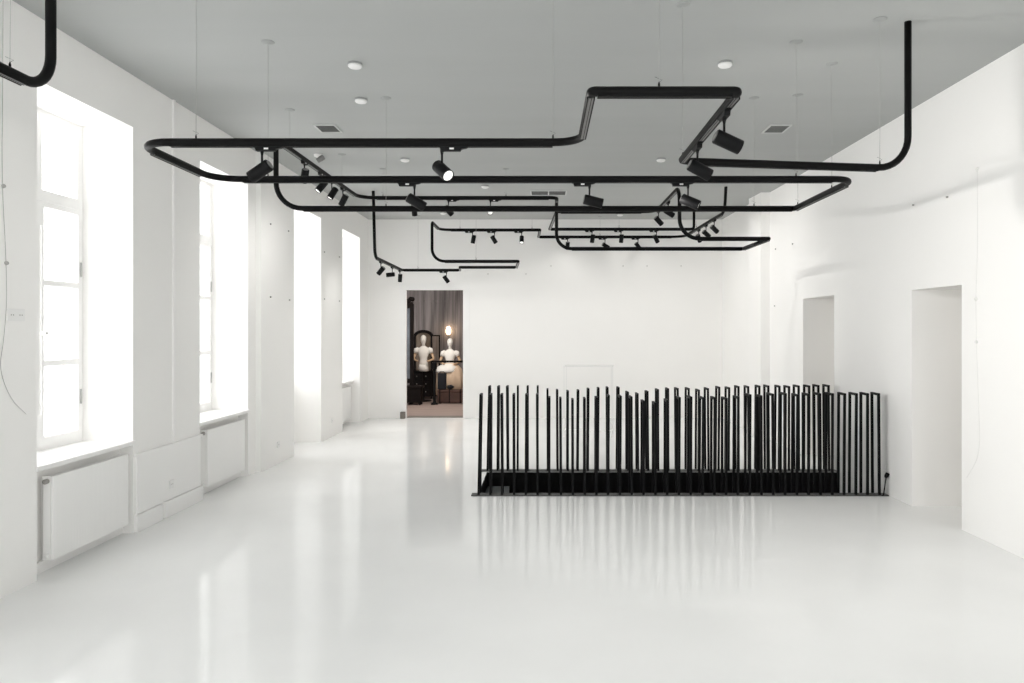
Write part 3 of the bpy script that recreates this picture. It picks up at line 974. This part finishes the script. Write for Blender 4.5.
def mannequin(x, y, ztop, label, skirt):
    t = thing('mannequin', label, 'mannequin', (x, y, 0), 'dress mannequins in the old room')
    h = ztop - 0.205                     # chin
    hb = bmesh.new()
    loft(hb, [(x, y, h - 0.09, 0.042, 0.042), (x, y, h - 0.01, 0.038, 0.042), (x, y - 0.010, h + 0.015, 0.046, 0.055), (x, y - 0.012, h + 0.06, 0.060, 0.072),
              (x, y - 0.006, h + 0.11, 0.066, 0.08), (x, y, h + 0.16, 0.060, 0.075), (x, y + 0.004, h + 0.19, 0.038, 0.05), (x, y + 0.004, h + 0.205, 0.01, 0.015)])
    q = bmesh.new()
    loft(q, [(x, y - 0.083, h + 0.07, 0.014, 0.010), (x, y - 0.088, h + 0.08, 0.012, 0.014), (x, y - 0.08, h + 0.11, 0.007, 0.009)], 8)
    merge(hb, q)
    obj('head', hb, M['linen'], t, smooth=True)
    z = h - 0.075
    bb = bmesh.new()
    loft(bb, [(x, y, z + 0.02, 0.044, 0.044), (x, y, z - 0.01, 0.08, 0.058), (x, y, z - 0.04, 0.14, 0.08), (x, y, z - 0.09, 0.15, 0.092), (x, y - 0.01, z - 0.17, 0.125, 0.10),
              (x, y, z - 0.26, 0.095, 0.082), (x, y, z - 0.31, 0.088, 0.078), (x, y, z - 0.37, 0.102, 0.085), (x, y, z - 0.45, 0.112, 0.09)])
    obj('bodice', bb, M['linen'], t, smooth=True)
    for sd in (-1, 1):
        sl = bmesh.new()
        limb(sl, [(x + sd * 0.11, y, z - 0.05), (x + sd * 0.165, y, z - 0.08), (x + sd * 0.19, y, z - 0.15)], [0.05, 0.066, 0.05])
        obj('sleeve', sl, M['linen'], t, smooth=True)
        ab = bmesh.new()
        limb(ab, [(x + sd * 0.185, y, z - 0.13), (x + sd * 0.235, y + 0.03, z - 0.27), (x + sd * 0.232, y + 0.01, z - 0.295), (x + sd * 0.15, y - 0.10, z - 0.33), (x + sd * 0.125, y - 0.13, z - 0.335), (x + sd * 0.105, y - 0.16, z - 0.335)],
             [0.034, 0.028, 0.027, 0.02, 0.024, 0.010])
        obj('arm', ab, M['limewood'], t, smooth=True)
    if skirt:
        sk = bmesh.new()
        n = 40
        prof = [(0.09, z - 0.31), (0.19, z - 0.36), (0.28, z - 0.46), (0.32, z - 0.70), (0.33, z - 1.08)]
        rr = []
        for i, (rd, zz) in enumerate(prof):
            rr.append([sk.verts.new((x + rd * (1 + 0.05 * math.cos(j * 2 * math.pi * 10 / n) * (i / 4)) * math.cos(2 * math.pi * j / n),
                                     y + rd * 0.8 * (1 + 0.05 * math.cos(j * 2 * math.pi * 10 / n) * (i / 4)) * math.sin(2 * math.pi * j / n), zz)) for j in range(n)])
        for a, b in zip(rr, rr[1:]):
            for j in range(n):
                sk.faces.new((a[j], a[(j + 1) % n], b[(j + 1) % n], b[j]))
        sk.faces.new(rr[0][::-1]); sk.faces.new(rr[-1])
        obj('skirt', sk, M['cream'], t, smooth=True)
        pb = bmesh.new()
        loft(pb, [(x - 0.02, y - 0.02, z - 0.33, 0.13, 0.10), (x - 0.05, y - 0.03, z - 0.40, 0.24, 0.20), (x - 0.07, y - 0.03, z - 0.48, 0.28, 0.25), (x - 0.07, y - 0.03, z - 0.53, 0.27, 0.245)], 28)
        obj('peplum', pb, M['linen'], t, smooth=True)
        bot = z - 1.06
    else:
        sk = bmesh.new()
        loft(sk, [(x, y, z - 0.42, 0.108, 0.09), (x, y, z - 0.50, 0.118, 0.095), (x + 0.01, y, z - 0.58, 0.112, 0.09), (x + 0.01, y, z - 0.59, 0.05, 0.05)])
        obj('underskirt', sk, M['linen'], t, smooth=True)
        bot = z - 0.585
    sb = bmesh.new()
    lathe(sb, [(0.20, 0), (0.20, 0.02), (0.03, 0.04), (0.018, 0.06), (0.018, max(bot, 0.1))], 18, (x, y, 0))
    obj('stand', sb, M['dwood'], t)
    return t
DM = 17.9
mannequin(xs(423.5, DM), DM, zs(335, DM), 'white linen mannequin standing before the arched mirror', False)
mannequin(xs(450, DM), DM, zs(338, DM), 'mannequin with a wide cream skirt under the glowing lamp', True)

# tall carved mirror beside the doorway
D = 17.3
t = thing('tall_mirror', 'tall dark carved mirror at the edge of the far doorway', 'mirror', (xs(405, D), D, 0))
x0, x1 = xs(396, D), xs(413.5, D)
zt, zb = zs(304, D), zs(383, D)
bm = bmesh.new()
box(bm, x0, x0 + 0.09, D, D + 0.07, zb, zt, 0.01)
box(bm, x1 - 0.085, x1, D, D + 0.07, zb, zt, 0.01)
box(bm, x0 + 0.09, x1 - 0.085, D, D + 0.07, zb, zb + 0.1, 0.01)
box(bm, x0 + 0.09, x1 - 0.085, D, D + 0.07, zt - 0.1, zt, 0.01)
obj('frame', bm, M['dwood'], t)
bm = bmesh.new()
for k in range(9):                              # carved crest
    u = k / 8
    q = bmesh.new()
    bmesh.ops.create_icosphere(q, subdivisions=2, radius=0.055)
    merge(bm, q, Matrix.Translation((x0 + 0.03 + (x1 - x0 - 0.06) * u, D + 0.03, zt + 0.02 + 0.09 * abs(u - 0.5) * 2 + 0.03 * (k % 2))))
bar(bm, (x0 + 0.02, D + 0.03, zt), (x1 - 0.02, D + 0.03, zt), 0.05, 0.09)
obj('crest', bm, M['dwood'], t, smooth=True)
obj('glass', bmbox(x0 + 0.09, x1 - 0.085, D + 0.03, D + 0.04, zb + 0.1, zt - 0.1), M['mirror'], t)
bm = bmesh.new()
for xx in (x0 + 0.05, x1 - 0.05):
    box(bm, xx - 0.04, xx + 0.04, D, D + 0.07, 0.0, zb, 0.006)
obj('stand', bm, M['dwood'], t)

# low dark chest
D = 16.95
t = thing('chest', 'low dark wooden chest under the tall carved mirror', 'chest', (xs(413, D), D, 0), 'chests in the old room')
x0, x1 = xs(398, D), xs(421, D)
obj('body', bmbox(x0, x1, D, D + 0.3, 0.05, 0.38, bev=0.012), M['dwood'], t)
obj('lid', bmbox(x0 - 0.02, x1 + 0.03, D - 0.02, D + 0.32, 0.38, 0.43, bev=0.012), M['dwood'], t)
for xx in (x0 + 0.04, x1 - 0.04):
    for yy in (D + 0.04, D + 0.26):
        bm = bmesh.new(); lathe(bm, [(0.02, 0), (0.032, 0.03), (0.03, 0.05)], 12, (xx, yy, 0)); obj('foot', bm, M['dwood'], t)

# dresser with arched mirror
D = 18.45
t = thing('dresser', 'dark dresser with an arched mirror behind the white mannequin', 'dresser', (xs(422, D), D, 0))
x0, x1 = xs(412.5, D), xs(430.5, D)
zc = zs(371, D)
obj('cabinet', bmbox(x0 - 0.05, x1 + 0.05, D, D + 0.42, 0.06, zc - 0.03, bev=0.01), M['dwood'], t)
obj('top', bmbox(x0 - 0.08, x1 + 0.08, D - 0.03, D + 0.44, zc - 0.03, zc, bev=0.008), M['dwood'], t)
for k in range(3):
    dr = obj('drawer', bmbox(x0, x1, D - 0.015, D, 0.10 + k * 0.19, 0.27 + k * 0.19, bev=0.006), M['dwood'], t)
    bm = bmesh.new()
    for u in (0.25, 0.75):
        q = bmesh.new()
        bmesh.ops.create_icosphere(q, subdivisions=2, radius=0.016)
        merge(bm, q, Matrix.Translation((x0 + (x1 - x0) * u, D - 0.026, 0.185 + k * 0.19)))
    kb = obj('knob', bm, M['hook'], dr)
    kb.matrix_parent_inverse = Matrix.Identity(4)
za = zs(337, D)
arch = [(x0, zc), (x0, za)] + [(x0 + (x1 - x0) * (0.5 - 0.5 * math.cos(math.pi * k / 12)), za + 0.14 * math.sin(math.pi * k / 12)) for k in range(1, 12)] + [(x1, za), (x1, zc)]
bm = bmesh.new()
for a, b in zip(arch, arch[1:]):
    bar(bm, (a[0], D + 0.3, a[1]), (b[0], D + 0.3, b[1]), 0.07, 0.07)
obj('mirror_frame', bm, M['dwood'], t)
bm = bmesh.new()
lo = [bm.verts.new((a[0], D + 0.30, a[1])) for a in arch]
hi = [bm.verts.new((a[0], D + 0.31, a[1])) for a in arch]
bm.faces.new(lo); bm.faces.new(hi[::-1])
for i in range(len(lo)):
    j = (i + 1) % len(lo)
    bm.faces.new((lo[i], lo[j], hi[j], hi[i]))
obj('mirror_glass', bm, M['brownmirror'], t)

# framed screen
D = 18.6
x0, x1 = xs(431, D), xs(440, D)
zt = zs(335, D)
t = thing('folding_screen', 'narrow dark framed screen of pleated cloth between the two mannequins', 'screen', ((x0 + x1) / 2, D, 0))
bm = bmesh.new()
box(bm, x0, x0 + 0.03, D, D + 0.03, 0, zt); box(bm, x1 - 0.03, x1, D, D + 0.03, 0, zt)
box(bm, x0 + 0.03, x1 - 0.03, D, D + 0.03, zt - 0.03, zt); box(bm, x0 + 0.03, x1 - 0.03, D, D + 0.03, 0.06, 0.10)
obj('frame', bm, M['dwood'], t)
bm = bmesh.new()
n = 16
top, botv = [], []
for k in range(n + 1):
    x = x0 + 0.03 + (x1 - x0 - 0.06) * k / n
    y = D + 0.012 + (0.006 if k % 2 else 0.0)
    top.append(bm.verts.new((x, y, zt - 0.03))); botv.append(bm.verts.new((x, y, 0.10)))
for k in range(n):
    bm.faces.new((botv[k], botv[k + 1], top[k + 1], top[k]))
bmesh.ops.solidify(bm, geom=bm.faces[:], thickness=0.004)
obj('cloth', bm, M['panel'], t)

# barrier in front of the mannequins
D = 17.1
t = thing('barrier', 'black post and rail barrier in front of the skirted mannequin', 'barrier', (xs(434.5, D), D, 0))
px_, zt = xs(434.5, D), zs(361.5, D)
for xx in (px_, px_ + 1.05):
    bm = bmesh.new()
    lathe(bm, [(0.085, 0), (0.085, 0.02), (0.04, 0.05), (0.032, 0.08), (0.032, zt - 0.2), (0.055, zt - 0.17), (0.055, zt - 0.04), (0.03, zt - 0.02)], 16, (xx, D, 0))
    obj('post', bm, M['black'], t)
bm = bmesh.new()
bar(bm, (px_ - 0.05, D, zt), (px_ + 1.1, D, zt), 0.05, 0.045)
obj('top_rail', bm, M['dwood'], t)

# leather trunk and dark upright case on it
D = 17.3
x0, x1 = xs(437.5, D), xs(466, D)
t = thing('trunk', 'brown trunk on the floor behind the black barrier', 'trunk', ((x0 + x1) / 2, D, 0), 'chests in the old room')
obj('body', bmbox(x0, x1, D, D + 0.22, 0.02, 0.25, bev=0.012), M['bwood'], t)
obj('lid', bmbox(x0 - 0.006, x1 + 0.006, D - 0.006, D + 0.226, 0.25, 0.32, bev=0.015), M['bwood'], t)
for u in (0.08, 0.42, 0.8):
    xx = x0 + (x1 - x0) * u
    obj('strap', bmbox(xx - 0.014, xx + 0.014, D - 0.009, D + 0.229, 0.02, 0.325), M['dwood'], t)
for xx in (x0 + 0.05, x1 - 0.05):
    obj('runner', bmbox(xx - 0.03, xx + 0.03, D + 0.02, D + 0.2, 0.0, 0.02), M['dwood'], t)
D = 17.36
x0, x1 = xs(437.5, D), xs(446, D)
t = thing('case', 'dark upright case standing on the brown trunk', 'case', ((x0 + x1) / 2, D, 0.325))
obj('body', bmbox(x0, x1, D, D + 0.11, 0.326, 0.70, bev=0.01), M['navy'], t)
bm = bmesh.new()
sweep(bm, fillet([((x0 + x1) / 2 - 0.05, D + 0.055, 0.695), ((x0 + x1) / 2 - 0.05, D + 0.055, 0.73), ((x0 + x1) / 2 + 0.05, D + 0.055, 0.73), ((x0 + x1) / 2 + 0.05, D + 0.055, 0.695)], [0.015, 0.015]), 0.008, 8)
obj('handle', bm, M['dwood'], t)
bm = bmesh.new()
q = bmesh.new()
bmesh.ops.create_icosphere(q, subdivisions=3, radius=1)
for v in q.verts:
    v.co *= 1 + 0.12 * math.sin(v.co.x * 7) * math.cos(v.co.y * 5)
merge(bm, q, Matrix.Translation((xs(450, D), D + 0.06, 0.375)) @ Matrix.Diagonal((0.085, 0.055, 0.05, 1)))
tag(obj('folded_cloth', bm, M['navy'], smooth=True), 'small heap of dark blue cloth lying on the brown trunk', 'cloth')

# glowing wall lamp
D = YW - 0.022
lx, lz = xs(449, D), zs(331, D)
t = thing('wall_lamp', 'glowing warm wall lamp above the skirted mannequin', 'lamp', (lx, D, lz))
bm = bmesh.new()
box(bm, lx - 0.03, lx + 0.03, D - 0.02, D, lz - 0.22, lz - 0.06, 0.006)
sweep(bm, fillet([(lx, D - 0.02, lz - 0.14), (lx, D - 0.12, lz - 0.16), (lx, D - 0.12, lz - 0.09)], [0.03]), 0.01, 8)
obj('bracket', bm, M['hook'], t)
bm = bmesh.new()
lathe(bm, [(0.03, -0.09), (0.055, -0.05), (0.062, 0.02), (0.045, 0.09), (0.02, 0.12)], 20, (lx, D - 0.12, lz))
obj('shade', bm, M['bulb'], t, smooth=True)

# ------------------------------------------------------------------ light
W = bpy.data.worlds.new('World')
S.world = W
W.use_nodes = True
bg = W.node_tree.nodes['Background']
bg.inputs['Color'].default_value = (0.985, 0.992, 0.998, 1)
# sky strength shaped to balance the fill: weaker behind the camera than beside the windows
wn = W.node_tree
tc = wn.nodes.new('ShaderNodeTexCoord')
sp = wn.nodes.new('ShaderNodeSeparateXYZ')
mr = wn.nodes.new('ShaderNodeMapRange')
mr.interpolation_type = 'SMOOTHSTEP'
mr.inputs['From Min'].default_value = -0.9
mr.inputs['From Max'].default_value = -0.1
mr.inputs['To Min'].default_value = 1.9
mr.inputs['To Max'].default_value = 3.7
wn.links.new(tc.outputs['Generated'], sp.inputs['Vector'])
wn.links.new(sp.outputs['Y'], mr.inputs['Value'])
wn.links.new(mr.outputs['Result'], bg.inputs['Strength'])

def area(name, loc, rot, sx, sy, energy, col=(1, 1, 1), portal=False):
    l = bpy.data.lights.new(name, 'AREA')
    l.shape = 'RECTANGLE'
    l.size, l.size_y = sx, sy
    l.energy = energy
    l.color = col
    if portal:
        l.cycles.is_portal = True
    o = bpy.data.objects.new(name, l)
    o.location = loc
    o.rotation_euler = rot
    COL.objects.link(o)
    return o
for (a, b) in wins:
    area('window_portal', (XO - 0.01, (a + b) / 2, (SILL + LINT) / 2), (0, -P90, 0), LINT - SILL, b - a, 1, portal=True)
area('side_room_lamp', (5.2, 6.0, 2.95), (0, 0, 0), 0.8, 0.8, 4, (1, 0.98, 0.95))  # unseen light added to lift the near door jamb
area('side_room_lamp', (5.2, 9.2, 2.95), (0, 0, 0), 0.8, 0.8, 4, (1, 0.98, 0.95))  # same added light for the far door jamb
for (a, b) in fill_wins:  # portals of the openings added behind the camera
    area('window_portal', ((a + b) / 2, YB - 0.21, 1.975), (P90, 0, 0), b - a, 3.25, 1, portal=True)
area('old_room_lamp', (-2.1, 16.0, 3.3), (0, 0, 0), 1.2, 0.8, 52, (1.0, 0.93, 0.86))  # unseen overhead light added to fill the old room

S.cycles.use_denoising = True
S.cycles.max_bounces = 16
S.cycles.diffuse_bounces = 12
S.cycles.glossy_bounces = 6
S.cycles.transparent_max_bounces = 12
S.cycles.sample_clamp_indirect = 0
S.view_settings.view_transform = 'Standard'
S.view_settings.look = 'None'
S.view_settings.gamma = 1
S.view_settings.use_curve_mapping = False
S.view_settings.exposure = 0.70
